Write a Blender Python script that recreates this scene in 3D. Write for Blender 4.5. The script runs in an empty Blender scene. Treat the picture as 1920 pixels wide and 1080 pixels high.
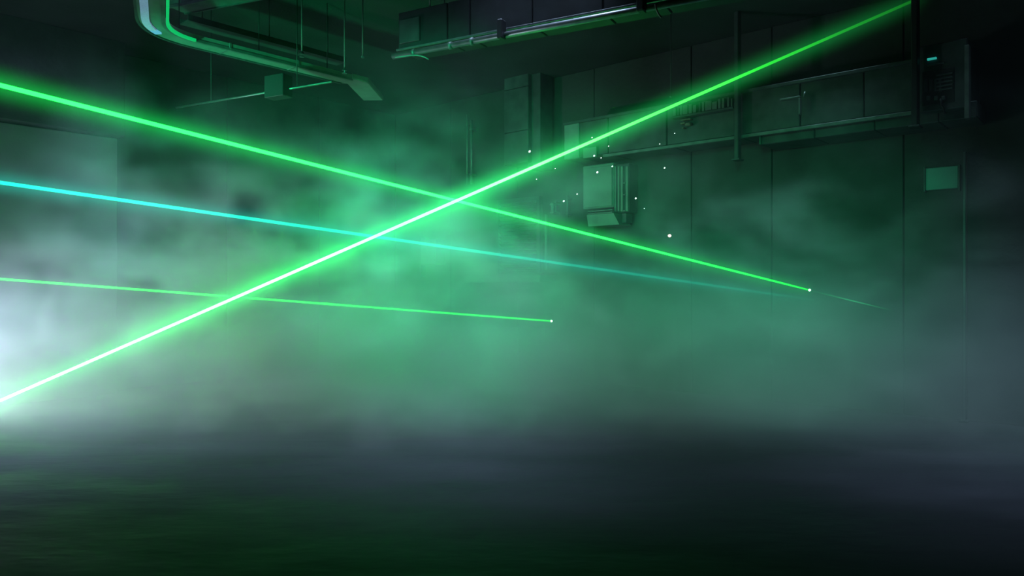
import bpy, bmesh, math, random
from mathutils import Vector, Matrix
random.seed(7)
S = bpy.context.scene
COL = S.collection
F = 1400.0                       # focal length in pixels of the 1920x1080 frame
EYE = 1.6
CEIL = 5.3

# ------------------------------------------------------------------ camera, world, lights, exposure
cd = bpy.data.cameras.new('camera'); cam = bpy.data.objects.new('camera', cd); COL.objects.link(cam)
cd.sensor_width = 36; cd.lens = F / 1920 * 36; cd.clip_start = 0.05; cd.clip_end = 200
cam.location = (0, 0, EYE); cam.rotation_euler = (math.pi / 2, 0, 0)
S.camera = cam
w = bpy.data.worlds.new('world'); S.world = w; w.use_nodes = True
w.node_tree.nodes['Background'].inputs[0].default_value = (0.10, 0.16, 0.2, 1)
w.node_tree.nodes['Background'].inputs[1].default_value = 0.02
vs = S.view_settings
vs.view_transform = 'Standard'; vs.look = 'None'; vs.exposure = 0.0; vs.gamma = 1.0; vs.use_curve_mapping = False
cy = S.cycles
cy.max_bounces = 3; cy.diffuse_bounces = 1; cy.glossy_bounces = 2; cy.volume_bounces = 0
cy.transmission_bounces = 1; cy.transparent_max_bounces = 8
cy.sample_clamp_indirect = 2.0; cy.sample_clamp_direct = 0.0
cy.use_adaptive_sampling = True; cy.adaptive_threshold = 0.04
cy.use_denoising = True; cy.volume_step_rate = 1.0; cy.volume_max_steps = 256
try:
    cy.denoiser = 'OPENIMAGEDENOISE'; cy.denoising_input_passes = 'RGB_ALBEDO_NORMAL'
except Exception:
    pass
cy.caustics_reflective = False; cy.caustics_refractive = False


def P(px, py, d):
    return Vector(((px - 960) / F * d, d, EYE + (540 - py) / F * d))


def light(name, kind, loc, target, energy, color, size=0.3, **kw):
    l = bpy.data.lights.new(name, kind); l.energy = energy; l.color = color
    if kind == 'AREA':
        l.shape = 'RECTANGLE'; l.size = size; l.size_y = kw.get('size_y', size); l.spread = kw.get('spread', math.pi)
    elif kind == 'SPOT':
        l.shadow_soft_size = size; l.spot_size = kw['angle']; l.spot_blend = kw.get('blend', 1.0)
    else:
        l.shadow_soft_size = size
    o = bpy.data.objects.new(name, l); COL.objects.link(o); o.location = loc
    o.rotation_euler = (Vector(target) - Vector(loc)).to_track_quat('-Z', 'Y').to_euler()
    return o


FLOOD = Vector((-7.9, 8.5, 0.8))
light('flood_lamp_light', 'AREA', FLOOD, FLOOD + Vector((1.0, 0.26, -0.08)), 180, (0.64, 0.77, 1.0), 0.5, size_y=0.5, spread=math.radians(88))
light('green_fill', 'AREA', (-2.4, 4.4, 3.5), (0.0, 11.2, 1.6), 92, (0.03, 1.0, 0.40), 0.5, size_y=0.5, spread=math.radians(58))  # this and the next two: unseen fill added to green the fog
light('green_fill', 'AREA', (-5.4, 4.6, 3.3), (-3.4, 11.0, 1.7), 24, (0.03, 1.0, 0.42), 0.5, size_y=0.5, spread=math.radians(58))
light('green_fill', 'AREA', (1.0, 3.6, 3.4), (3.5, 9.8, 1.5), 24, (0.03, 1.0, 0.42), 0.5, size_y=0.5, spread=math.radians(44))
light('green_duct_fill', 'AREA', (-4.4, 6.0, 2.7), (-2.9, 9.6, 4.2), 22, (0.02, 1.0, 0.36), 0.3, size_y=0.3, spread=math.radians(50))  # added fill, no real fixture: greens the underside of the bent duct
light('teal_fill', 'AREA', (-6.5, 4.0, 5.0), (-3.0, 11.0, 1.2), 9, (0.3, 0.65, 0.8), 0.6, size_y=0.6, spread=math.radians(90))  # unseen teal fill added above the fog at left
for x_, y_, e_ in ((-3.4, 11.0, 26), (0.2, 10.2, 24), (3.0, 8.9, 24), (5.5, 7.3, 24)):  # unseen overhead fill, added to light the low fog bank
    light('overhead_fill', 'AREA', (x_, y_, CEIL - 0.04), (x_, y_, 0), e_, (0.34, 0.62, 0.68), 2.4, size_y=1.6, spread=math.radians(46))
for x_, y_, e_ in ((-4.2, 7.3, 64), (-0.4, 7.0, 42), (3.6, 6.2, 24)):  # unseen front row of fill, added to lift the foreground floor
    light('overhead_fill', 'AREA', (x_, y_, CEIL - 0.04), (x_, y_, 0), e_, (0.46, 0.60, 0.88), 2.4, size_y=1.2, spread=math.radians(50))


# ------------------------------------------------------------------ materials
def mat(name, base, rough=0.6, metal=0.0, noise=0.0, nscale=4.0, bump=0.0, bscale=30.0, spec=0.5):
    m = bpy.data.materials.new(name); m.use_nodes = True
    nt = m.node_tree; b = nt.nodes['Principled BSDF']
    b.inputs['Base Color'].default_value = (*base, 1); b.inputs['Roughness'].default_value = rough
    b.inputs['Metallic'].default_value = metal; b.inputs['Specular IOR Level'].default_value = spec
    tc = nt.nodes.new('ShaderNodeTexCoord')
    if noise:
        n = nt.nodes.new('ShaderNodeTexNoise'); n.inputs['Scale'].default_value = nscale; n.inputs['Detail'].default_value = 6
        r = nt.nodes.new('ShaderNodeValToRGB')
        r.color_ramp.elements[0].position = 0.3; r.color_ramp.elements[1].position = 0.7
        r.color_ramp.elements[0].color = (*[c * (1 - noise) for c in base], 1)
        r.color_ramp.elements[1].color = (*[min(1, c * (1 + noise)) for c in base], 1)
        nt.links.new(tc.outputs['Object'], n.inputs['Vector']); nt.links.new(n.outputs['Fac'], r.inputs['Fac'])
        nt.links.new(r.outputs['Color'], b.inputs['Base Color'])
    if bump:
        n2 = nt.nodes.new('ShaderNodeTexNoise'); n2.inputs['Scale'].default_value = bscale; n2.inputs['Detail'].default_value = 4
        bp = nt.nodes.new('ShaderNodeBump'); bp.inputs['Strength'].default_value = bump; bp.inputs['Distance'].default_value = 0.02
        nt.links.new(tc.outputs['Object'], n2.inputs['Vector']); nt.links.new(n2.outputs['Fac'], bp.inputs['Height'])
        nt.links.new(bp.outputs['Normal'], b.inputs['Normal'])
    return m


def emis(name, color, strength, base=(0.02, 0.02, 0.02)):
    m = bpy.data.materials.new(name); m.use_nodes = True
    b = m.node_tree.nodes['Principled BSDF']
    b.inputs['Base Color'].default_value = (*base, 1)
    b.inputs['Emission Color'].default_value = (*color, 1); b.inputs['Emission Strength'].default_value = strength
    return m


M = dict(
    wall=mat('painted_concrete', (0.024, 0.027, 0.028), 0.75, noise=0.35, nscale=1.6, bump=0.25, bscale=14),
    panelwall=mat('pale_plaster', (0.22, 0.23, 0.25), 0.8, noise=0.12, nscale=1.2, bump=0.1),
    dark=mat('dark_concrete', (0.035, 0.038, 0.042), 0.8, noise=0.4, nscale=2.0, bump=0.3, bscale=12),
    ceil=mat('ceiling_concrete', (0.024, 0.027, 0.03), 0.85, noise=0.3, nscale=1.2, bump=0.2),
    steel=mat('galvanised_steel', (0.14, 0.155, 0.16), 0.5, 0.5, noise=0.25, nscale=8, bump=0.08, bscale=20),
    duct=mat('painted_duct', (0.06, 0.068, 0.075), 0.5, 0.3, noise=0.3, nscale=5, bump=0.1, bscale=10),
    ddark=mat('dark_duct_paint', (0.022, 0.027, 0.03), 0.55, 0.2, noise=0.3, nscale=5, bump=0.08, bscale=10),
    black=mat('black_metal', (0.02, 0.022, 0.025), 0.5, 0.2),
    pipe=mat('pipe_metal', (0.24, 0.26, 0.27), 0.38, 0.85, noise=0.2, nscale=10),
    cab=mat('cabinet_paint', (0.17, 0.185, 0.18), 0.5, 0.1, noise=0.15, nscale=6),
    grime=mat('rusty_metal', (0.20, 0.15, 0.12), 0.7, 0.2, noise=0.4, nscale=20),
)


def floor_mat():
    m = bpy.data.materials.new('wet_concrete'); m.use_nodes = True
    nt = m.node_tree; b = nt.nodes['Principled BSDF']; b.inputs['Specular IOR Level'].default_value = 0.08
    tc = nt.nodes.new('ShaderNodeTexCoord')
    n = nt.nodes.new('ShaderNodeTexNoise'); n.inputs['Scale'].default_value = 0.7; n.inputs['Detail'].default_value = 5
    mp = nt.nodes.new('ShaderNodeMapping'); mp.inputs['Scale'].default_value = (0.7, 1.5, 1)
    mp.inputs['Rotation'].default_value = (0, 0, 0.25)
    nt.links.new(tc.outputs['Object'], mp.inputs['Vector']); nt.links.new(mp.outputs['Vector'], n.inputs['Vector'])
    r = nt.nodes.new('ShaderNodeValToRGB'); r.color_ramp.elements[0].position = 0.35; r.color_ramp.elements[1].position = 0.68
    r.color_ramp.elements[0].color = (0.016, 0.017, 0.021, 1); r.color_ramp.elements[1].color = (0.036, 0.037, 0.044, 1)
    nt.links.new(n.outputs['Fac'], r.inputs['Fac']); nt.links.new(r.outputs['Color'], b.inputs['Base Color'])
    rr = nt.nodes.new('ShaderNodeMapRange'); rr.inputs['From Min'].default_value = 0.35; rr.inputs['From Max'].default_value = 0.65
    rr.inputs['To Min'].default_value = 0.5; rr.inputs['To Max'].default_value = 0.75
    nt.links.new(n.outputs['Fac'], rr.inputs['Value']); nt.links.new(rr.outputs['Result'], b.inputs['Roughness'])
    n2 = nt.nodes.new('ShaderNodeTexNoise'); n2.inputs['Scale'].default_value = 2.2; n2.inputs['Detail'].default_value = 3
    bp = nt.nodes.new('ShaderNodeBump'); bp.inputs['Strength'].default_value = 0.35; bp.inputs['Distance'].default_value = 0.05
    nt.links.new(mp.outputs['Vector'], n2.inputs['Vector'])
    nt.links.new(n2.outputs['Fac'], bp.inputs['Height']); nt.links.new(bp.outputs['Normal'], b.inputs['Normal'])
    return m


# ------------------------------------------------------------------ builders
def tag(o, label=None, cat=None, group=None, kind=None):
    if label: o['label'] = label
    if cat: o['category'] = cat
    if group: o['group'] = group
    if kind: o['kind'] = kind
    return o


def link(name, bm, m, parent=None, smooth=False):
    me = bpy.data.meshes.new(name)
    bmesh.ops.recalc_face_normals(bm, faces=bm.faces[:])
    bm.to_mesh(me); bm.free()
    me.materials.append(m)
    if smooth:
        for p in me.polygons: p.use_smooth = True
    o = bpy.data.objects.new(name, me); COL.objects.link(o)
    if parent is not None:
        o.parent = parent; o.matrix_parent_inverse = parent.matrix_world.inverted()
    return o


def empty(name, loc):
    o = bpy.data.objects.new(name, None); COL.objects.link(o); o.location = loc; o.empty_display_size = 0.1
    bpy.context.view_layer.update()
    return o


def frame(u):
    """rotation with x along the horizontal-ish vector u, z as near up as it gets"""
    x = Vector(u).normalized(); z = Vector((0, 0, 1))
    if abs(x.z) > 0.99: z = Vector((0, 1, 0))
    y = z.cross(x).normalized(); z = x.cross(y)
    return Matrix((x, y, z)).transposed()


def box(bm, c, u, sx, sy, sz, bevel=0.006):
    R = frame(u).to_4x4()
    t = bmesh.new()
    bmesh.ops.create_cube(t, size=1, matrix=Matrix.Translation(c) @ R @ Matrix.Diagonal((sx, sy, sz, 1)))
    if bevel:
        bmesh.ops.bevel(t, geom=t.edges[:], offset=min(bevel, 0.3 * min(sx, sy, sz)), segments=1, affect='EDGES')
    me = bpy.data.meshes.new('t'); t.to_mesh(me); t.free(); bm.from_mesh(me); bpy.data.meshes.remove(me)


def tube(bm, pts, r, n=12, cap=True):
    pts = [Vector(p) for p in pts]; rings = []
    for i, p in enumerate(pts):
        d = (pts[min(i + 1, len(pts) - 1)] - pts[max(i - 1, 0)]).normalized()
        a = d.orthogonal() if abs(d.z) > 0.95 else d.cross(Vector((0, 0, 1)))
        a.normalize(); b = d.cross(a)
        rings.append([bm.verts.new(p + r * (math.cos(2 * math.pi * k / n) * a + math.sin(2 * math.pi * k / n) * b)) for k in range(n)])
    for i in range(len(rings) - 1):
        for k in range(n):
            bm.faces.new((rings[i][k], rings[i][(k + 1) % n], rings[i + 1][(k + 1) % n], rings[i + 1][k]))
    if cap:
        bm.faces.new(rings[0]); bm.faces.new(rings[-1])


def sweep(bm, pts, prof):
    """sweep a closed profile [(side, up)] along a horizontal path"""
    pts = [Vector(p) for p in pts]; rings = []
    for i, p in enumerate(pts):
        d = (pts[min(i + 1, len(pts) - 1)] - pts[max(i - 1, 0)]); d.z = 0; d.normalize()
        s = Vector((d.y, -d.x, 0))
        rings.append([bm.verts.new(p + s * a + Vector((0, 0, b))) for a, b in prof])
    n = len(prof)
    for i in range(len(rings) - 1):
        for k in range(n):
            bm.faces.new((rings[i][k], rings[i][(k + 1) % n], rings[i + 1][(k + 1) % n], rings[i + 1][k]))
    bm.faces.new(rings[0]); bm.faces.new(rings[-1])


def one_box(name, c, u, sx, sy, sz, m, parent=None, bevel=0.006):
    bm = bmesh.new(); box(bm, c, u, sx, sy, sz, bevel); return link(name, bm, m, parent)


def one_tube(name, pts, r, m, parent=None, n=12):
    bm = bmesh.new(); tube(bm, pts, r, n); return link(name, bm, m, parent, True)


# ------------------------------------------------------------------ the room
A = Vector((0.89, 13.0, 0)); U = Vector((0.7525, -0.6586, 0)).normalized(); N = Vector((-U.y, U.x, 0))
if N.y > 0: N = -N                                   # out of the right wall, into the room
CORNER = A - U * 4.50                                # the far corner of the hall
UL = -Vector((U.y * -1, U.x, 0)).normalized()        # along the left wall, towards the left front
UL = Vector((-0.6586, -0.7525, 0)).normalized()
NL = Vector((0.7525, -0.6586, 0)).normalized()       # out of the left wall, into the room


def hit(px, origin, u, nrm, out=0.0):
    """distance along u (from origin) and depth where the sight line of column px meets a wall plane moved out by `out`"""
    k = (px - 960) / F; o = origin + nrm * out
    t = (k * o.y - o.x) / (u.x - k * u.y)
    return t, (o + u * t).y


def wall_box(bm, px0, px1, py0, py1, out, thick, origin=A, u=U, nrm=N, bevel=0.006, ref=None):
    """a box standing `out` proud of a wall, from two image columns and the heights read at one of them; thick = depth out of the wall"""
    t0, d0 = hit(px0, origin, u, nrm, out); t1, d1 = hit(px1, origin, u, nrm, out)
    d = d0 if ref is None else hit(ref, origin, u, nrm, out)[1]
    z0 = EYE + (540 - py1) / F * d; z1 = EYE + (540 - py0) / F * d
    c = origin + u * (t0 + t1) / 2 + nrm * (out - thick / 2); c.z = (z0 + z1) / 2
    box(bm, c, u, abs(t1 - t0), thick, z1 - z0, bevel)
    return c, abs(t1 - t0), z0, z1


def wb(name, m, *a, parent=None, **k):
    bm = bmesh.new(); wall_box(bm, *a, **k); return link(name, bm, m, parent)


tag(one_box('floor', Vector((0, 8, -0.1)), (1, 0, 0), 34, 36, 0.2, floor_mat(), bevel=0), kind='structure')
tag(one_box('ceiling', Vector((0, 8, CEIL + 0.15)), (1, 0, 0), 34, 36, 0.3, M['ceil'], bevel=0), kind='structure')
# right wall: backing and cast panels with open joints
c = A + U * 4.2 - N * 0.35; c.z = CEIL / 2
wr = tag(one_box('wall_right', c, U, 17.6, 0.3, CEIL, M['dark'], bevel=0), kind='structure')
t = -4.5
for wd in (1.7, 1.75, 1.7, 1.8, 1.25, 1.7, 1.7, 1.7, 1.7, 1.7):
    for z0, z1 in ((0, CEIL),):
        c = A + U * (t + wd / 2) - N * (0.1 + random.uniform(0, 0.012)); c.z = (z0 + z1) / 2
        one_box('wall_panel', c, U, wd - 0.014, 0.2, z1 - z0 - 0.004, M['wall'], wr, 0.008)
    t += wd
# left wall
c = CORNER + UL * 6.0 - NL * 0.35; c.z = CEIL / 2
wl = tag(one_box('wall_left', c, UL, 12.0, 0.3, CEIL, M['dark'], bevel=0), kind='structure')
t = 0.0
for wd in (1.9, 1.9, 1.9, 1.9, 1.9, 1.9):
    c = CORNER + UL * (t + wd / 2) - NL * (0.1 + random.uniform(0, 0.012)); c.z = CEIL / 2
    one_box('wall_panel', c, UL, wd - 0.014, 0.2, CEIL - 0.004, M['dark'], wl, 0.008)
    t += wd
# pale partition standing in front of the left wall
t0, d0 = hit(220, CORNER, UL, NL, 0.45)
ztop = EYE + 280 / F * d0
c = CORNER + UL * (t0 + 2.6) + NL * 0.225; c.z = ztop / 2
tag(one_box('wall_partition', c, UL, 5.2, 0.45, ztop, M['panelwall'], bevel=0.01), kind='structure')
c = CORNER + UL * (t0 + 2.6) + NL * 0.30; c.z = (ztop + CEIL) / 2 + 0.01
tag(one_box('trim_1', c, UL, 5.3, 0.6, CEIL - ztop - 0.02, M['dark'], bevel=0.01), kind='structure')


# ------------------------------------------------------------------ laser beams
def beam_mat(name, color, stops, floor_=0.0):
    m = bpy.data.materials.new(name); m.use_nodes = True; nt = m.node_tree; nt.nodes.clear()
    out = nt.nodes.new('ShaderNodeOutputMaterial'); e = nt.nodes.new('ShaderNodeEmission')
    e.inputs['Color'].default_value = (*color, 1)
    at = nt.nodes.new('ShaderNodeAttribute'); at.attribute_name = 'power'
    nt.links.new(at.outputs['Fac'], e.inputs['Strength'])
    tr = nt.nodes.new('ShaderNodeBsdfTransparent'); ad = nt.nodes.new('ShaderNodeAddShader')   # light adds up, a beam hides nothing
    nt.links.new(e.outputs[0], ad.inputs[0]); nt.links.new(tr.outputs[0], ad.inputs[1]); nt.links.new(ad.outputs[0], out.inputs['Surface'])
    return m


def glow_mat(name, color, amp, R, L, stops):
    """painted beam halo: a soft sheath that emits by itself, thinning out with the distance from the beam's axis"""
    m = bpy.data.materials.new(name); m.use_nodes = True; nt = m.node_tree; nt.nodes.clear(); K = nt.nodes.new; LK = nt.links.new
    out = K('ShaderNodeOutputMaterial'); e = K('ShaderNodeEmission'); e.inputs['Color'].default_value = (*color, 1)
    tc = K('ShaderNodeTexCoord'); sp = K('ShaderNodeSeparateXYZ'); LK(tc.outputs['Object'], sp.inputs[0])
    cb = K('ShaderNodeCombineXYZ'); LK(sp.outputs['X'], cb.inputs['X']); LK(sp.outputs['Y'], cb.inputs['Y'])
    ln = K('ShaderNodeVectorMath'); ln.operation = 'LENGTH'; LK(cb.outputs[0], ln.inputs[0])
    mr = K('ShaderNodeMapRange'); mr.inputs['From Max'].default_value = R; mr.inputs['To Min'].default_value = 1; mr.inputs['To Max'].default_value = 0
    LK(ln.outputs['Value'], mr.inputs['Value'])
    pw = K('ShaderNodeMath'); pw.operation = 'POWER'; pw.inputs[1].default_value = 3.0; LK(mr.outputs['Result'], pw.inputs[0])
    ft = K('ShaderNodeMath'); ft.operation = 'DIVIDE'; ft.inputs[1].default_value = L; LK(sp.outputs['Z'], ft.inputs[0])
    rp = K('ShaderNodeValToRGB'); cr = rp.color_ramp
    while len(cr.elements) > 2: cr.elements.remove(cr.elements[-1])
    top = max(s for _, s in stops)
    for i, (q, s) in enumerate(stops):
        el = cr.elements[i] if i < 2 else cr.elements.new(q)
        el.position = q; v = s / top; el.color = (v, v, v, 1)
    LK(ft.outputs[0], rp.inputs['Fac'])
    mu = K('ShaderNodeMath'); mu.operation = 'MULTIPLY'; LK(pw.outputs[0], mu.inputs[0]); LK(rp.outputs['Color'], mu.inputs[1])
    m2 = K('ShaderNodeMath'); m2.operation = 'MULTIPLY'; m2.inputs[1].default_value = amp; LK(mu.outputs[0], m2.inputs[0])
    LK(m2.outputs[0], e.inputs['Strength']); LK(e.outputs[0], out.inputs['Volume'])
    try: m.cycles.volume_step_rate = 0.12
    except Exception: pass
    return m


def interp(stops, q):
    for (a, x), (b, y) in zip(stops, stops[1:]):
        if q <= b: return x + (y - x) * max(0, q - a) / (b - a)
    return stops[-1][1]


def laser(label, p, q, r, color, stops, glow_color, glow_amp, gR, gstops, dot=None, dot_mat=None, dot_r=0.02, taper=1.0, lead=0.0):
    p = Vector(p); q = Vector(q); p = p - (q - p).normalized() * lead; L = (q - p).length      # lead: carried on beyond the frame
    quat = (q - p).to_track_quat('Z', 'Y')
    bm = bmesh.new(); n = 10; K = 40; rings = []
    for i in range(K + 1):
        q_ = r * (1 + (taper - 1) * i / K)
        rings.append([bm.verts.new((q_ * math.cos(2 * math.pi * k / n), q_ * math.sin(2 * math.pi * k / n), L * i / K)) for k in range(n)])
    for i in range(K):
        for k in range(n):
            bm.faces.new((rings[i][k], rings[i][(k + 1) % n], rings[i + 1][(k + 1) % n], rings[i + 1][k]))
    bm.faces.new(rings[0]); bm.faces.new(rings[-1])
    o = link('laser_ray', bm, beam_mat('beam_light', color, stops), None, True)
    at = o.data.attributes.new('power', 'FLOAT', 'POINT')
    for i, v in enumerate(o.data.vertices): at.data[i].value = interp(stops, v.co.z / L)
    o.location = p; o.rotation_mode = 'QUATERNION'; o.rotation_quaternion = quat
    tag(o, label, 'laser beam')
    bpy.context.view_layer.update()
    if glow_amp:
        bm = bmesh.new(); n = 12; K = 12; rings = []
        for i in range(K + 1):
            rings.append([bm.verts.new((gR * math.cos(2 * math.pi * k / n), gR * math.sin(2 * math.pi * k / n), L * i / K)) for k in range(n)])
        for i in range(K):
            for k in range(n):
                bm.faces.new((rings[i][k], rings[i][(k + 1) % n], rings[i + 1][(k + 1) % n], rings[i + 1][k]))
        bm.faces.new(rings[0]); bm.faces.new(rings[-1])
        g = link('painted_halo', bm, glow_mat('beam_halo_glow', glow_color, glow_amp, gR * 0.97, L, gstops))  # halo painted with an emitting volume around the beam
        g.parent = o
    if dot is not None:
        bm = bmesh.new(); bmesh.ops.create_icosphere(bm, subdivisions=2, radius=dot_r, matrix=Matrix.Translation((0, 0, dot * L)))
        d = link('end_point', bm, dot_mat, None, True); d.parent = o; d['label'] = 'bright point where the beam ends'
    return o


GREEN = (0.008, 1.0, 0.03)
dotm = emis('bright_dot', (0.45, 1.0, 0.6), 5.0)
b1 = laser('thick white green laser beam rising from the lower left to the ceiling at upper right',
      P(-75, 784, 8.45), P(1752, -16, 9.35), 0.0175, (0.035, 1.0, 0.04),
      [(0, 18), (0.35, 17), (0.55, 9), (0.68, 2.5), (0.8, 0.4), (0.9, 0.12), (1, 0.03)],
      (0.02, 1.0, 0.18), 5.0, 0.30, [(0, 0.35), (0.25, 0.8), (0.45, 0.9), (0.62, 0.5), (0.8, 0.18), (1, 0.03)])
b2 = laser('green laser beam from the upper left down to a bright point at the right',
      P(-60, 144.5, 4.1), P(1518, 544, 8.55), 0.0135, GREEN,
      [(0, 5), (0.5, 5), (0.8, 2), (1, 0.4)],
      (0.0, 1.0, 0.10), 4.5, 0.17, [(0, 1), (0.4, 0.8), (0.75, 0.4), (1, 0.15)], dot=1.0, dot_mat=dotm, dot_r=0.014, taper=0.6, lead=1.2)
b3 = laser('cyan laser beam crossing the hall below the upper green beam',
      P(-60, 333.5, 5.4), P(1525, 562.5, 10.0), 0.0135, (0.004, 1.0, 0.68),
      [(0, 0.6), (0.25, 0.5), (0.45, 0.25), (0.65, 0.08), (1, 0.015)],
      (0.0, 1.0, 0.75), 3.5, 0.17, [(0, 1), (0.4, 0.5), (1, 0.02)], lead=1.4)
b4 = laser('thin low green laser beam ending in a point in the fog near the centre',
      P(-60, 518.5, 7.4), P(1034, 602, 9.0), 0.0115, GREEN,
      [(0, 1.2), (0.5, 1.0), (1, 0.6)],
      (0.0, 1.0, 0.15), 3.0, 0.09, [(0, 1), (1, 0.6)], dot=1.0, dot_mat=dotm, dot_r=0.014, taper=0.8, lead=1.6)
b5 = laser('faint green laser trace fading out right of the bright beam point',
      P(1525, 546, 8.6), P(1672, 582, 9.45), 0.007, (0.05, 1.0, 0.35),
      [(0, 0.02), (0.5, 0.14), (1, 0.01)], GREEN, 0, 0.05, [(0, 1), (1, 1)])


# ------------------------------------------------------------------ things under the ceiling
def at_height(px, py, H):
    """the point on the sight line of a pixel that lies H metres above the eye"""
    d = F * H / (540 - py)
    return P(px, py, d)


def path_round(a, c, b, r, n=8):
    """a-c-b with the corner c rounded"""
    a, b, c = Vector(a), Vector(b), Vector(c); u = (a - c).normalized(); v = (b - c).normalized()
    p0, p2 = c + u * r, c + v * r
    return [a] + [(1 - t) ** 2 * p0 + 2 * t * (1 - t) * c + t * t * p2 for t in [i / n for i in range(n + 1)]] + [b]


# the bent duct at the upper left, with its reflections painted as glowing strips
H = 2.75
q0, q1, q2 = at_height(270, -190, H), at_height(283, 62, H), at_height(650, 152, H)
dv = (q2 - q1).normalized()
q3 = at_height(672, 168, H)
root = empty('bent_duct', (q1 + q2) / 2 + Vector((0, 0, 0)))
tag(root, 'long flat green-lit duct with a rounded bend hanging at the upper left', 'duct')
ctr = path_round(q0, q1, q2, 0.50)
bm = bmesh.new()
sweep(bm, ctr, [(-0.12, 0.0), (0.12, 0.0), (0.135, 0.012), (0.135, 0.06), (-0.135, 0.06), (-0.135, 0.012)])
link('duct_body', bm, M['cab'], root)
bm = bmesh.new(); sweep(bm, [q2, q2 + dv * 0.15 + Vector((0.02, 0, 0)), q3 + (q3 - q2).normalized() * 0.6],
                        [(-0.14, 0.0), (0.14, 0.0), (0.15, 0.015), (0.15, 0.07), (-0.15, 0.07), (-0.15, 0.015)])
link('duct_end', bm, M['cab'], root)
bm = bmesh.new(); sweep(bm, ctr, [(0.10, -0.02), (0.14, -0.02), (0.14, 0.012), (0.10, 0.012)])
link('inner_flange', bm, M['steel'], root)
bm = bmesh.new(); sweep(bm, ctr, [(-0.14, -0.015), (-0.115, -0.015), (-0.115, 0.012), (-0.14, 0.012)])
link('outer_flange', bm, M['duct'], root)
for f_ in (0.33, 0.68):
    c = q1.lerp(q2, f_) + Vector((0, 0, 0.03))
    one_box('joint_band', c, dv, 0.03, 0.285, 0.072, M['steel'], root, 0.004)
for f_ in (0.12, 0.5, 0.88):
    c = q1.lerp(q2, f_); one_tube('hanger_rod', [c + Vector((0, 0, 0.05)), Vector((c.x, c.y, CEIL))], 0.006, M['black'], root, 6)
# pale speckled strip on the bend, its reflection painted as emission
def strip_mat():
    m = bpy.data.materials.new('speckled_reflection_glow'); m.use_nodes = True; nt = m.node_tree; b = nt.nodes['Principled BSDF']
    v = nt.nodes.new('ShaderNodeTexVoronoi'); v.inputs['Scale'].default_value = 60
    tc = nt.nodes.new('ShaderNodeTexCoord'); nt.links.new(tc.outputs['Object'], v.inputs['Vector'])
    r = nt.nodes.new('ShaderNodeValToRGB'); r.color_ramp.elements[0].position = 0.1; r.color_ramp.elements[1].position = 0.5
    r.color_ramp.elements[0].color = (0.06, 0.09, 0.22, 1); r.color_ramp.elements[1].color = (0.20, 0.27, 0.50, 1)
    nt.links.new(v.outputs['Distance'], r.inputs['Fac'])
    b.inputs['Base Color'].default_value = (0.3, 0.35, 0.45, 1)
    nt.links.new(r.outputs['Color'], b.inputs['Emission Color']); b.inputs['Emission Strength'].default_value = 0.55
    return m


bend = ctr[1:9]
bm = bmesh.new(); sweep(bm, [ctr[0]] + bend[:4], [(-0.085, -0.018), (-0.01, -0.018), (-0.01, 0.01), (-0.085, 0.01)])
o = link('reflection_strip', bm, strip_mat(), root); o['label'] = 'pale blue speckled strip with painted reflection on the bend'
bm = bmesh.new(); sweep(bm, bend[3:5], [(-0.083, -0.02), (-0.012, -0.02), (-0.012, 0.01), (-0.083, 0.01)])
o = link('strip_end', bm, emis('strip_end_glow', (0.10, 0.5, 0.65), 0.9), root); o['label'] = 'cyan end of the painted speckled reflection'
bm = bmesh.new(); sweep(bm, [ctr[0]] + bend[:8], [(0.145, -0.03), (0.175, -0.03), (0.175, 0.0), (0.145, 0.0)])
o = link('rim_glow_strip', bm, emis('green_rim_glow', (0.0, 0.75, 0.18), 0.65), root); o['label'] = 'green rim light painted along the inside of the bend'  # rim light on the inner lip, painted as a glowing strip

# a second flat tray seen inside the bend
a_, b_ = at_height(345, 42, 3.1), at_height(640, 120, 3.1)
root = empty('cable_tray', (a_ + b_) / 2)
tag(root, 'dim cable tray running beside the bent duct under the ceiling', 'cable tray')
bm = bmesh.new(); sweep(bm, [a_, b_], [(-0.11, 0), (0.11, 0), (0.11, 0.07), (0.10, 0.07), (0.10, 0.012), (-0.10, 0.012), (-0.10, 0.07), (-0.11, 0.07)])
link('tray', bm, M['duct'], root)
for f_ in (0.1, 0.5, 0.9):
    c = a_.lerp(b_, f_); one_tube('hanger_rod', [c + Vector((0, 0, 0.06)), Vector((c.x, c.y, CEIL))], 0.008, M['steel'], root, 6)
# pale trunking coming in from the top
a_, b_ = at_height(332, 19, 3.2), at_height(500, -14, 3.2)
root = empty('trunking', (a_ + b_) / 2)
tag(root, 'green-tinted trunking with pale edges entering at the top left of the picture', 'trunking')
dd = (b_ - a_); b_ = a_ + dd * 1.5
bm = bmesh.new(); sweep(bm, [a_, b_], [(-0.10, 0), (0.10, 0), (0.10, 0.16), (-0.10, 0.16)])
link('trunking_body', bm, M['steel'], root)
bm = bmesh.new(); sweep(bm, [a_, b_], [(-0.12, -0.015), (-0.10, -0.015), (-0.10, 0.012), (-0.12, 0.012)])
link('edge_lip', bm, M['pipe'], root)
bm = bmesh.new(); sweep(bm, [a_, b_], [(0.10, -0.015), (0.12, -0.015), (0.12, 0.012), (0.10, 0.012)])
link('edge_lip', bm, M['pipe'], root)

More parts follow.
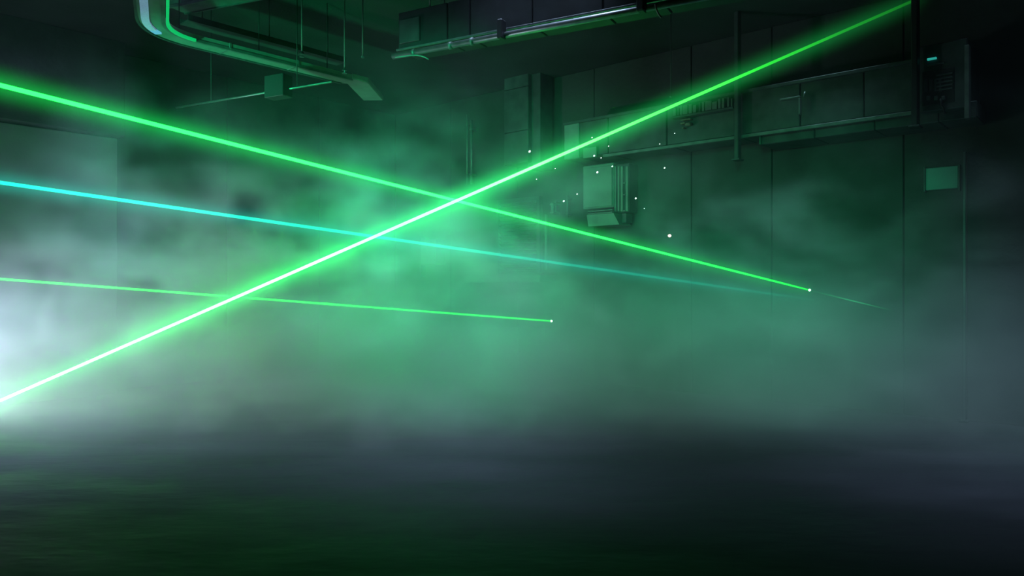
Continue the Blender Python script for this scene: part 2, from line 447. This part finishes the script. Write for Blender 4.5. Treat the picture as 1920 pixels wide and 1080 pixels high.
# thin conduit with its junction box left of the duct end
a_, b_ = at_height(330, 202, 2.35), at_height(622, 153, 2.35)
root = empty('conduit', (a_ + b_) / 2)
tag(root, 'thin conduit with a bright tip passing behind a dark box, left of the duct end', 'conduit')
one_tube('pipe', [a_, b_], 0.013, M['pipe'], root, 8)
c = at_height(522, 168, 2.35); u_ = (b_ - a_).normalized()
one_box('junction_box', c + Vector((0, 0, 0.03)), u_, 0.30, 0.16, 0.26, M['black'], root)
for f_ in (0.25, 0.8):
    c = a_.lerp(b_, f_); one_tube('hanger_rod', [c, Vector((c.x, c.y, CEIL))], 0.006, M['black'], root, 6)

# drop rods and sprinklers
def rod(px, y0, y1, H0, label, head=True, mat_='steel', r=0.008):
    d = F * H0 / (540 - y1); p = P(px, y1, d)
    top = Vector((p.x, p.y, CEIL))
    rt = empty('sprinkler' if head else 'drop_rod', p); tag(rt, label, 'sprinkler' if head else 'rod')
    one_tube('drop_pipe', [p + Vector((0, 0, 0.02)), top], r, M[mat_], rt, 8)
    if head:
        bm = bmesh.new()
        bmesh.ops.create_cone(bm, cap_ends=True, segments=12, radius1=0.03, radius2=0.012, depth=0.03, matrix=Matrix.Translation(p + Vector((0, 0, 0.0))))
        link('sprinkler_head', bm, M['pipe'], rt)
        bm = bmesh.new()
        bmesh.ops.create_cone(bm, cap_ends=True, segments=12, radius1=0.028, radius2=0.028, depth=0.006, matrix=Matrix.Translation(p - Vector((0, 0, 0.045))))
        box(bm, p - Vector((0, 0, 0.028)), (1, 0, 0), 0.006, 0.006, 0.04, 0)
        link('deflector', bm, M['pipe'], rt)
    else:
        bm = bmesh.new()
        bmesh.ops.create_cone(bm, cap_ends=True, segments=6, radius1=0.018, radius2=0.018, depth=0.02, matrix=Matrix.Translation(p + Vector((0, 0, 0.03))))
        link('nut', bm, M['steel'], rt)
    bm = bmesh.new()
    bmesh.ops.create_cone(bm, cap_ends=True, segments=12, radius1=0.04, radius2=0.04, depth=0.02, matrix=Matrix.Translation(top - Vector((0, 0, 0.011))))
    link('ceiling_rose', bm, M['steel'], rt)


rod(566, 0, 99, 2.6, 'long sprinkler drop hanging inside the bend of the upper left duct')
rod(646, 97, 130, 2.5, 'short sprinkler drop just above the end of the bent duct')
rod(680, 40, 112, 2.6, 'thin dim rod right of the short sprinkler drop', False)
rod(1258, 0, 186, 2.52, 'thin hanging rod ending just above the thick beam', False, 'duct', 0.006)

# rectangular duct with pipes, top centre
a_ = at_height(745, 96, 2.6); e_ = at_height(1290, -8, 2.6); u_ = (e_ - a_); L_ = u_.length; u_.normalize()
s_ = Vector((0, 0, 1)).cross(u_).normalized()
if s_.y < 0: s_ = -s_
e_ = a_ + u_ * (L_ + 1.5)
root = empty('ceiling_duct', (a_ + e_) / 2)
tag(root, 'large dark rectangular duct with seams and a hatch at the top centre', 'duct')
ht = 0.42


def along(px, o, u):
    k = (px - 960) / F; return (k * o.y - o.x) / (u.x - k * u.y)


xs = [0.0, along(838, a_, u_), along(880, a_, u_), along(997, a_, u_), along(1130, a_, u_), along(1240, a_, u_), L_ + 1.5]
for x0_, x1_ in zip(xs, xs[1:]):
    c = a_ + u_ * ((x0_ + x1_) / 2) + s_ * 0.19; c.z = a_.z + ht / 2
    one_box('duct_section', c, u_, x1_ - x0_ - 0.012, 0.36, ht, M['ddark'], root, 0.008)
c = a_ + u_ * ((L_ + 1.5) / 2) + s_ * 0.19; c.z = a_.z + ht / 2
one_box('duct_core', c, u_, L_ + 1.4, 0.32, ht - 0.04, M['black'], root, 0)
hp = a_ + u_ * 0.17 - s_ * 0.0; hp.z = a_.z + 0.20
o = one_box('hatch', hp + u_ * 0.0, u_, 0.27, 0.03, 0.26, M['duct'], root, 0.006); o['label'] = 'pale hatch with a raised rim'
c = a_ + u_ * ((L_ + 1.5) / 2) - s_ * 0.015; c.z = a_.z + 0.005
one_box('bottom_rail', c, u_, L_ + 1.5, 0.022, 0.022, M['pipe'], root, 0.003)
for x_ in (0.4, 2.2, 3.6):
    for sg in (0.05, 0.33):
        c = a_ + u_ * x_ + s_ * sg
        one_tube('hanger_rod', [Vector((c.x, c.y, a_.z + ht)), Vector((c.x, c.y, CEIL))], 0.008, M['steel'], root, 6)
pa = at_height(737, 106, 2.52); pe = at_height(1282, 2, 2.52); pu = (pe - pa); pl = pu.length; pu.normalize()
root = empty('ceiling_pipe', (pa + pe) / 2)
tag(root, 'shiny pipe slung under the large rectangular duct at the top centre', 'pipe')
one_tube('pipe', [pa, pa + pu * (pl + 1.4)], 0.032, M['pipe'], root, 14)
for x_ in (along(776, pa, pu), along(845, pa, pu), along(885, pa, pu)):
    c = pa + pu * x_; bm = bmesh.new(); tube(bm, [c - pu * 0.018, c + pu * 0.018], 0.040, 14); link('coupling', bm, M['steel'], root, True)
c = pa + pu * along(943, pa, pu) + Vector((0, 0, 0.05)); one_box('clamp', c - s_ * 0.03, pu, 0.06, 0.10, 0.19, M['black'], root, 0.01)
c = pa + pu * along(1205, pa, pu) + Vector((0, 0, 0.07)); one_box('clamp', c - s_ * 0.03, pu, 0.07, 0.10, 0.22, M['black'], root, 0.01)


def arc_cable(pix, H0, label, r=0.008, col='cab'):
    d = F * H0 / (540 - pix[0][1])
    bm = bmesh.new(); tube(bm, [P(x, y, d) for x, y in pix], r, 8)
    o = link('loose_cable', bm, M[col], None, True); tag(o, label, 'cable')


arc_cable([(741, 108), (755, 106), (768, 104), (780, 103.6), (790, 105), (798, 108), (804, 111.5)], 2.46, 'short curved cable hanging under the left end of the shiny pipe')
arc_cable([(1229, 8), (1230, 15), (1232, 21), (1235, 27), (1240, 33)], 2.5, 'small hook of cable hanging from the pipe near the top edge, right of centre', 0.009)


# ------------------------------------------------------------------ things along the right wall
# deep service duct high on the wall
DO = 0.75
root = empty('service_duct', (A + N * 0.6) + Vector((0, 0, EYE + 2.6)))
tag(root, 'deep dark service duct running along the right wall above the hanging cabinet', 'duct')
cols = [1057, 1086, 1140, 1250, 1380, 1500, 1620, 1716]
for i, (p0_, p1_) in enumerate(zip(cols, cols[1:])):
    wb('duct_section', M['cab'] if i == 0 else M['duct'], p0_ + 0.6, p1_ - 0.6, 233, 300, DO - 0.02 * (i % 2), 0.7, parent=root, ref=1057, bevel=0.01)
wb('top_rim', M['duct'], 1056, 1716, 230, 235, DO + 0.03, 0.05, parent=root, ref=1057, bevel=0.004)
wb('bottom_rim', M['steel'], 1130, 1716, 300, 305, DO + 0.03, 0.05, parent=root, ref=1057, bevel=0.004)
wb('mounting_plate', M['cab'], 1093, 1118, 277, 296, DO + 0.03, 0.04, parent=root, ref=1100)
# row of upright fins in front of the duct
root2 = empty('fin_rack', Vector(wall_box(bmesh.new(), 1262, 1372, 190, 222, DO + 0.2, 0.1)[0]))
tag(root2, 'row of short pale upright fins on the service duct, right of the thick beam', 'rack')
x_ = 1262
for i, wpx in enumerate([5, 3, 4, 9, 6, 6, 3, 4, 12, 9, 5, 5, 4, 3]):
    wb('fin', M['steel'] if i not in (1, 6) else M['duct'], x_, x_ + wpx, 201 + (3 if i % 4 == 1 else 0), 218, DO + 0.10, 0.05, parent=root2, ref=1262, bevel=0.002)
    x_ += wpx + [3, 2, 1, 2, 2, 5][i % 6]
wb('rail', M['duct'], 1258, 1374, 218.5, 222, DO + 0.12, 0.12, parent=root2, ref=1262, bevel=0.003)
# gauge cluster under the fins
root2 = empty('valve_cluster', P(1282, 232, 10.4))
tag(root2, 'small rusty cluster of valves below the row of fins', 'valve')
for k, (x0_, y0_, x1_, y1_) in enumerate([(1276, 224, 1294, 226.5), (1275, 230, 1284, 233), (1284, 230, 1294, 236), (1278, 238, 1282, 241)]):
    wb('valve', M['grime'], x0_, x1_, y0_, y1_, DO + 0.08, 0.08, parent=root2, ref=x0_, bevel=0.01)

# posts
def post(px0, px1, y0, y1, out, th, label, m='duct', z_to_ceiling=True):
    bm = bmesh.new(); c, wd, z0_, z1_ = wall_box(bm, px0, px1, y0, y1, out, th); bm.free()
    if z_to_ceiling: z1_ = CEIL - 0.003
    rt = empty('steel_post', Vector((c.x, c.y, z0_))); tag(rt, label, 'post')
    hgt = z1_ - z0_
    one_box('shaft', Vector((c.x, c.y, (z0_ + z1_) / 2)), U, wd, th, hgt, M[m], rt, 0.008)
    one_box('foot_plate', Vector((c.x, c.y, z0_ - 0.01)), U, wd + 0.05, th + 0.05, 0.02, M[m], rt, 0.003)


post(1376, 1384, 186, 298, 0.9, 0.10, 'dim upright post crossing the service duct right of the fins')
post(1708, 1720, 100, 236, 0.97, 0.12, 'dark post at the left side of the high control cabinet', 'black')

# control cabinet high on the right
root = empty('control_cabinet', P(1765, 200, 8.9))
tag(root, 'high dark control cabinet with a small bright cyan bar at the upper right', 'cabinet')
wb('cabinet_body', M['duct'], 1722, 1814, 88, 212, 0.78, 0.75, parent=root, ref=1722, bevel=0.012)
wb('side_flange', M['steel'], 1808, 1817, 84, 222, 0.82, 0.10, parent=root, ref=1812, bevel=0.004)
o = wb('shiny_bar', emis('cyan_bar_glow', (0.03, 0.5, 0.42), 0.65), 1738, 1755.5, 109.5, 113, 0.81, 0.03, parent=root, ref=1738, bevel=0.003)  # shiny bar, no lamp: the shine is painted as emission
o['label'] = 'small shiny cyan bar, its shine painted as glow'
wb('shelf_lip', M['steel'], 1738, 1770, 122, 124, 0.81, 0.03, parent=root, ref=1738, bevel=0.002)
wb('recess', M['black'], 1728, 1790, 136, 200, 0.785, 0.02, parent=root, ref=1728)
for k in range(4):
    wb('breaker', M['duct'], 1733 + k * 9, 1739 + k * 9, 148, 172, 0.80, 0.03, parent=root, ref=1733 + k * 9, bevel=0.004)
for k in range(5):
    wb('cooling_slat', M['duct'], 1755, 1786, 140 + k * 7, 143 + k * 7, 0.81, 0.025, parent=root, ref=1755, bevel=0.002)
for k in range(3):
    wb('terminal', M['steel'], 1737 + k * 14, 1744 + k * 14, 180, 188, 0.80, 0.03, parent=root, ref=1737 + k * 14, bevel=0.004)
one_tube('feed_cable', [P(1763, 185, 8.45), P(1765, 196, 8.45), P(1769, 204, 8.45), P(1772, 214, 8.45)], 0.012, M['black'], root, 8)

# long wall beam with a pale top edge
root = empty('wall_girder', P(1600, 240, 9.3))
tag(root, 'long boxed girder with a pale thin top edge on the upper right wall', 'girder')
for p0_, p1_ in ((1424, 1527), (1527.6, 1640), (1640.6, 1760), (1760.6, 1832)):
    wb('girder_section', M['duct'], p0_, p1_, 246, 272, 0.62, 0.55, parent=root, ref=1424, bevel=0.01)
wb('top_edge', M['steel'], 1423, 1814, 243.5, 246, 0.65, 0.06, parent=root, ref=1424, bevel=0.003)
wb('end_plate', M['steel'], 1423, 1426.5, 246, 271, 0.65, 0.06, parent=root, ref=1424, bevel=0.003)
# bracket above it
root = empty('bracket', P(1495, 190, 9.5))
tag(root, 'small pale corner bracket above the left end of the long girder', 'bracket')
wb('arm', M['steel'], 1462, 1500, 182.5, 185.5, 0.88, 0.06, parent=root, ref=1480, bevel=0.003)
wb('drop', M['steel'], 1497, 1500, 184, 214, 0.88, 0.06, parent=root, ref=1498, bevel=0.003)
bm = bmesh.new(); tube(bm, [P(1506.5, 182, 9.1), P(1508, 177, 9.1), P(1509, 172, 9.1)], 0.009, 8); link('hook', bm, M['steel'], root, True)

# teal wall panel and its post
root = empty('wall_hatch', P(1766, 338, 9.3))
tag(root, 'flat pale teal panel low on the right wall beside a thin post', 'panel')
wb('panel_plate', mat('teal_paint', (0.12, 0.28, 0.28), 0.6, noise=0.1), 1735, 1796, 316, 357, 0.06, 0.06, parent=root, ref=1735, bevel=0.006)
for p0_, p1_, y0_, y1_ in ((1731, 1735, 313, 360), (1796, 1800, 308, 357)):
    wb('frame_rail', M['duct'], p0_, p1_, y0_, y1_, 0.08, 0.08, parent=root, ref=p0_)
bm = bmesh.new(); c, wd, z0_, z1_ = wall_box(bm, 1805, 1811, 284, 520, 0.12, 0.10); bm.free()
rt = empty('wall_post', Vector((c.x, c.y, 0))); tag(rt, 'thin upright post right of the pale teal panel', 'post')
one_box('shaft', Vector((c.x, c.y, z1_ / 2)), U, wd, 0.10, z1_, M['duct'], rt)
one_box('foot_plate', Vector((c.x, c.y, 0.012)) + N * 0.04, U, wd + 0.06, 0.16, 0.02, M['duct'], rt, 0.003)

# hanging cabinet, centre right
root = empty('hanging_cabinet', P(1136, 365, 12))
tag(root, 'pale green-lit wall cabinet with a ribbed side and tilted base, right of the beam crossing', 'cabinet')
wb('cabinet_body', M['cab'], 1093, 1150, 312, 393, 0.35, 0.33, parent=root, ref=1093, bevel=0.012)
wb('door', M['cab'], 1096, 1147, 316, 390, 0.375, 0.02, parent=root, ref=1096, bevel=0.006)
wb('side_bay', M['duct'], 1150, 1180, 309, 400, 0.27, 0.25, parent=root, ref=1150, bevel=0.01)
for k, x_ in enumerate((1152, 1158, 1163.5, 1173)):
    o = wb('rib', M['cab'], x_, x_ + [2.5, 3, 4, 4][k], 312, 396, 0.32, 0.05, parent=root, ref=x_, bevel=0.003)
for k, y_ in enumerate((342, 364, 394)):
    wb('hinge', M['steel'], 1168, 1172.5, y_, y_ + 2.5, 0.34, 0.04, parent=root, ref=1168, bevel=0.003)
for y_ in (395.5, 400):
    wb('shelf_lip', M['steel'], 1102, 1148, y_, y_ + 2.6, 0.40, 0.06, parent=root, ref=1102, bevel=0.003)
# tilted base: a sheared box leaning to the right as it goes down
tA, dA = hit(1100, A, U, N, 0.38); tB, dB = hit(1150, A, U, N, 0.38)
zt, zb = EYE + (540 - 403) / F * dA, EYE + (540 - 425) / F * dA
bm = bmesh.new(); vsx = []
for dz, sh in ((zt, 0.0), (zb, 0.035)):
    for tt, oo in ((tA, 0.38), (tB + sh * 2.2, 0.38), (tB + sh * 2.2, 0.03), (tA, 0.03)):
        p = A + U * (tt + sh) + N * oo; p.z = dz; vsx.append(bm.verts.new(p))
for f_ in ((0, 1, 2, 3), (4, 5, 6, 7), (0, 1, 5, 4), (1, 2, 6, 5), (2, 3, 7, 6), (3, 0, 4, 7)):
    bm.faces.new([vsx[i] for i in f_])
link('tilted_base', bm, M['cab'], root)
wb('side_foot', M['duct'], 1166, 1174, 400, 418, 0.27, 0.2, parent=root, ref=1166)

# louvred shutter with its ledge
root = empty('louvre_shutter', P(970, 445, 13.5))
tag(root, 'tall louvred shutter of thin slats over a pale ledge, centre of the far wall', 'shutter')
wb('back_plate', M['duct'], 931, 1011, 376, 514, 0.10, 0.10, parent=root, ref=931)
n_ = 19
for k in range(n_):
    y_ = 382 + k * (128 / n_)
    bm = bmesh.new(); t0_, d0_ = hit(934, A, U, N, 0.16); t1_, d1_ = hit(1004, A, U, N, 0.16)
    z_ = EYE + (540 - y_ - 3) / F * d0_ + random.uniform(-0.006, 0.006); c = A + U * (t0_ + t1_) / 2 + N * 0.125; c.z = z_
    R = frame(U) @ Matrix.Rotation(math.radians(-32 + random.uniform(-4, 4)), 3, 'X')
    t_ = bmesh.new(); bmesh.ops.create_cube(t_, size=1, matrix=Matrix.Translation(c) @ R.to_4x4() @ Matrix.Diagonal((t1_ - t0_, 0.07, 0.012, 1)))
    me = bpy.data.meshes.new('t'); t_.to_mesh(me); t_.free(); bm.from_mesh(me); bpy.data.meshes.remove(me)
    link('slat', bm, M['steel'], root)
for x0_, x1_ in ((930, 934), (1005, 1012)):
    wb('stile', M['duct'], x0_, x1_, 378, 512, 0.18, 0.08, parent=root, ref=x0_)
o = wb('ledge', M['cab'], 872, 1012, 515, 529, 0.45, 0.45, parent=root, ref=1012, bevel=0.01); o['label'] = 'pale ledge under the slats'

# upright column of duct above the shutter
root = empty('riser_duct', P(965, 230, 13.8))
tag(root, 'tall dim riser duct on the far wall above the louvred shutter', 'duct')
for y0_, y1_ in ((131, 170), (171, 250), (251, 310)):
    wb('duct_section', M['duct'], 945, 990, y0_, y1_, 0.5, 0.45, parent=root, ref=945, bevel=0.01)
wb('side_channel', M['duct'], 990.5, 1013, 132, 318, 0.4, 0.35, parent=root, ref=990)

# thin wall pipes
def wall_pipe(px, y0, y1, out, r, label, m='steel'):
    t_, d_ = hit(px, A, U, N, out); p = A + U * t_ + N * out
    z0_, z1_ = EYE + (540 - y1) / F * d_, EYE + (540 - y0) / F * d_
    rt = empty('wall_pipe', Vector((p.x, p.y, z0_))); tag(rt, label, 'pipe')
    one_tube('pipe', [Vector((p.x, p.y, z0_)), Vector((p.x, p.y, z1_))], r, M[m], rt, 8)
    for f_ in (0.15, 0.85):
        c = Vector((p.x, p.y, z0_ + (z1_ - z0_) * f_)) - N * (out / 2)
        one_box('pipe_clip', c, U, r * 2.6, out + 2 * r, 0.03, M[m], rt, 0.003)


wall_pipe(876, 215, 345, 0.12, 0.018, 'left one of two thin upright pipes above the beam crossing')
wall_pipe(884, 225, 345, 0.12, 0.024, 'right one of two thin upright pipes above the beam crossing')
wall_pipe(1024, 402, 505, 0.12, 0.022, 'upright pipe just right of the louvred shutter')
wall_pipe(1036, 380, 402, 0.16, 0.03, 'short thick pipe stub right of the shutter top', 'cab')
wall_pipe(1042, 376, 400, 0.10, 0.015, 'thin pipe stub beside the short thick one')
wall_pipe(1064, 366, 408, 0.10, 0.014, 'thin upright pipe left of the hanging cabinet')

# small box on the left wall of the recess
root = empty('meter_box', P(804, 474, 14.0))
tag(root, 'small pale meter box with a ribbed face left of the louvred shutter', 'box')
wb('box_body', M['cab'], 789, 818, 450, 497, 0.25, 0.22, parent=root, ref=789, bevel=0.008)
for k in range(4):
    wb('rib', M['steel'], 793, 814, 466 + k * 7, 468.5 + k * 7, 0.27, 0.03, parent=root, ref=793, bevel=0.003)
wb('mounting_rail', M['duct'], 787, 790, 446, 520, 0.12, 0.12, parent=root, ref=787)

# ------------------------------------------------------------------ sparks drifting in the air
sparks = [(993, 284, 7.5, 1.0), (1057, 377, 7.8, .8), (1082, 364, 8, .6), (1114, 292, 8, .8), (1120, 323, 7.6, .9), (1148, 312, 8, .7),
          (1192, 372, 7.8, .8), (1246, 315, 8, .7), (1237, 270, 8.2, .5), (1141, 274, 8, .5), (1110, 258, 8.2, .55),
          (1127, 296, 8, .55), (1041, 316, 8, .45), (1006, 336, 7.9, .45), (1208, 391, 8, .35), (1265, 250, 8.3, .4)]
sm = emis('spark_glow', (0.75, 1.0, 0.9), 3.0)
bm = bmesh.new(); bmesh.ops.create_icosphere(bm, subdivisions=1, radius=0.0105)
for v in bm.verts: v.co.x *= 1.25; v.co.z *= 1.0 + 0.2 * (v.co.x > 0)
me = bpy.data.meshes.new('spark'); bm.to_mesh(me); bm.free(); me.materials.append(sm)
spark_labels = ['brightest white spark, alone above the thick beam just right of the beam crossing',
    'bright spark low on the left, between the two green beams, left of the hanging cabinet',
    'small spark just left of the hanging cabinet, beside a brighter one further left',
    'spark under the thick beam and above the top left corner of the hanging cabinet',
    'bright spark on the upper face of the hanging cabinet',
    'spark at the top edge of the hanging cabinet, above its ribbed side',
    'bright spark standing alone to the right of the hanging cabinet',
    'spark furthest right, below the service duct and far from the beams',
    'faint spark in front of the service duct below the row of fins',
    'small spark just under the thick beam in front of the service duct',
    'small spark touching the upper side of the thick beam near the service duct',
    'small dim spark right of the one above the top left corner of the cabinet',
    'dim spark left of the hanging cabinet, close below the thick beam',
    'very faint spark furthest left, below the brightest spark',
    'very faint spark to the lower right of the hanging cabinet',
    'faintest spark, high on the right near the thick beam and the valves']
for (px, py, d, s), lab in zip(sparks, spark_labels):
    o = bpy.data.objects.new('spark', me); COL.objects.link(o); o.location = P(px, py, d); o.scale = (s, s, s)
    o.rotation_euler = (0, -0.6, 0)
    tag(o, lab, 'spark', 'white sparks in the air')
bm = bmesh.new(); bmesh.ops.create_icosphere(bm, subdivisions=2, radius=0.016)
for v in bm.verts: v.co.x *= 1.15
o = link('ember', bm, emis('ember_glow', (1.0, 0.72, 0.6), 2.6)); o.location = P(1255.5, 442, 8)
tag(o, 'single pinkish glowing ember above the green beam, right of the hanging cabinet', 'ember')


# ------------------------------------------------------------------ haze
def haze():
    """the haze as one density grid filling the hall, worked out by geometry nodes"""
    x0, x1, y0, y1, z0, z1 = -9.6, 8.2, 5.4, 16.2, 0.0, CEIL - 0.02
    g = bpy.data.node_groups.new('haze_grid', 'GeometryNodeTree')
    g.interface.new_socket('Geometry', in_out='OUTPUT', socket_type='NodeSocketGeometry')
    K = g.nodes.new; LK = g.links.new

    def math_(op, a, b=None):
        n = K('ShaderNodeMath'); n.operation = op
        for i, v in enumerate((a, b)):
            if v is None: continue
            if isinstance(v, (int, float)): n.inputs[i].default_value = v
            else: LK(v, n.inputs[i])
        return n.outputs[0]

    def ramp(v, a, b, lo=0.0, hi=1.0):
        n = K('ShaderNodeMapRange'); n.interpolation_type = 'SMOOTHSTEP'
        n.inputs['From Min'].default_value = a; n.inputs['From Max'].default_value = b
        n.inputs['To Min'].default_value = lo; n.inputs['To Max'].default_value = hi
        LK(v, n.inputs['Value']); return n.outputs['Result']

    pos = K('GeometryNodeInputPosition').outputs[0]
    sp = K('ShaderNodeSeparateXYZ'); LK(pos, sp.inputs[0]); X, Y, Z = sp.outputs

    def noise(scale, loc, detail, dist, scl=0.5):
        mp = K('ShaderNodeVectorMath'); mp.operation = 'MULTIPLY_ADD'; LK(pos, mp.inputs[0])
        mp.inputs[1].default_value = scale; mp.inputs[2].default_value = loc
        n = K('ShaderNodeTexNoise'); n.inputs['Scale'].default_value = scl; n.inputs['Detail'].default_value = detail
        n.inputs['Distortion'].default_value = dist; n.inputs['Roughness'].default_value = 0.55
        LK(mp.outputs[0], n.inputs['Vector']); return n.outputs[0]
    cloud = ramp(noise((0.9, 0.7, 1.3), (3.1, 0.4, 1.7), 5, 0.8, 1.0), 0.46, 0.64)
    wisp = ramp(noise((0.5, 0.8, 2.4), (8.3, 2.4, 0.7), 4, 0.4, 0.7), 0.35, 0.65)
    # low bank of fog lying on the floor, thinning upwards and towards the viewer
    low = math_('MULTIPLY', ramp(Z, 0.0, LOW_TOP, 1.0, 0.0), ramp(Y, *LOW_Y))
    low = math_('MULTIPLY', low, math_('ADD', math_('MULTIPLY', wisp, 0.45), 0.70))
    low = math_('MULTIPLY', low, LOW_D)
    # drifting clouds above it, thinner to the right and under the ceiling
    mid = math_('MULTIPLY', ramp(Z, 1.2, 4.3, 1.0, 0.0), ramp(X, -1.0, 3.0, 1.0, 0.38))
    mid = math_('MULTIPLY', mid, ramp(Y, 6.5, 9.0))
    mid = math_('MULTIPLY', math_('MULTIPLY', mid, cloud), MID_D)
    base = ramp(Y, y0, 8.5, 0.0, BASE_D)
    dens = math_('ADD', math_('ADD', low, mid), base)
    vc = K('GeometryNodeVolumeCube'); LK(dens, vc.inputs['Density'])
    vc.inputs['Min'].default_value = (x0, y0, z0); vc.inputs['Max'].default_value = (x1, y1, z1)
    h = 0.10
    for nm, v in (('Resolution X', x1 - x0), ('Resolution Y', y1 - y0), ('Resolution Z', z1 - z0)):
        vc.inputs[nm].default_value = int(v / h)
    m = bpy.data.materials.new('haze'); m.use_nodes = True; nt = m.node_tree; nt.nodes.clear()
    out = nt.nodes.new('ShaderNodeOutputMaterial'); sc = nt.nodes.new('ShaderNodeVolumeScatter')
    sc.inputs['Color'].default_value = (0.86, 0.92, 1.0, 1); sc.inputs['Anisotropy'].default_value = 0.0
    at = nt.nodes.new('ShaderNodeAttribute'); at.attribute_name = 'density'
    nt.links.new(at.outputs['Fac'], sc.inputs['Density']); nt.links.new(sc.outputs[0], out.inputs['Volume'])
    try: m.cycles.volume_step_rate = HAZE_STEP
    except Exception: pass
    sm = K('GeometryNodeSetMaterial'); sm.inputs['Material'].default_value = m
    LK(vc.outputs[0], sm.inputs['Geometry'])
    go = K('NodeGroupOutput'); LK(sm.outputs[0], go.inputs[0])
    bm = bmesh.new()
    bmesh.ops.create_cube(bm, size=1, matrix=Matrix.Translation(((x0 + x1) / 2, (y0 + y1) / 2, (z0 + z1) / 2)) @ Matrix.Diagonal((x1 - x0, y1 - y0, z1 - z0, 1)))
    o = link('haze', bm, m)
    md = o.modifiers.new('haze_grid', 'NODES'); md.node_group = g
    return tag(o, 'white theatrical haze lying on the floor and drifting in clouds through the hall', 'haze', kind='stuff')


LOW_TOP, LOW_Y, LOW_D, MID_D, BASE_D, HAZE_STEP = 2.3, (5.6, 9.6), 0.50, 0.55, 0.003, 4.0
haze()
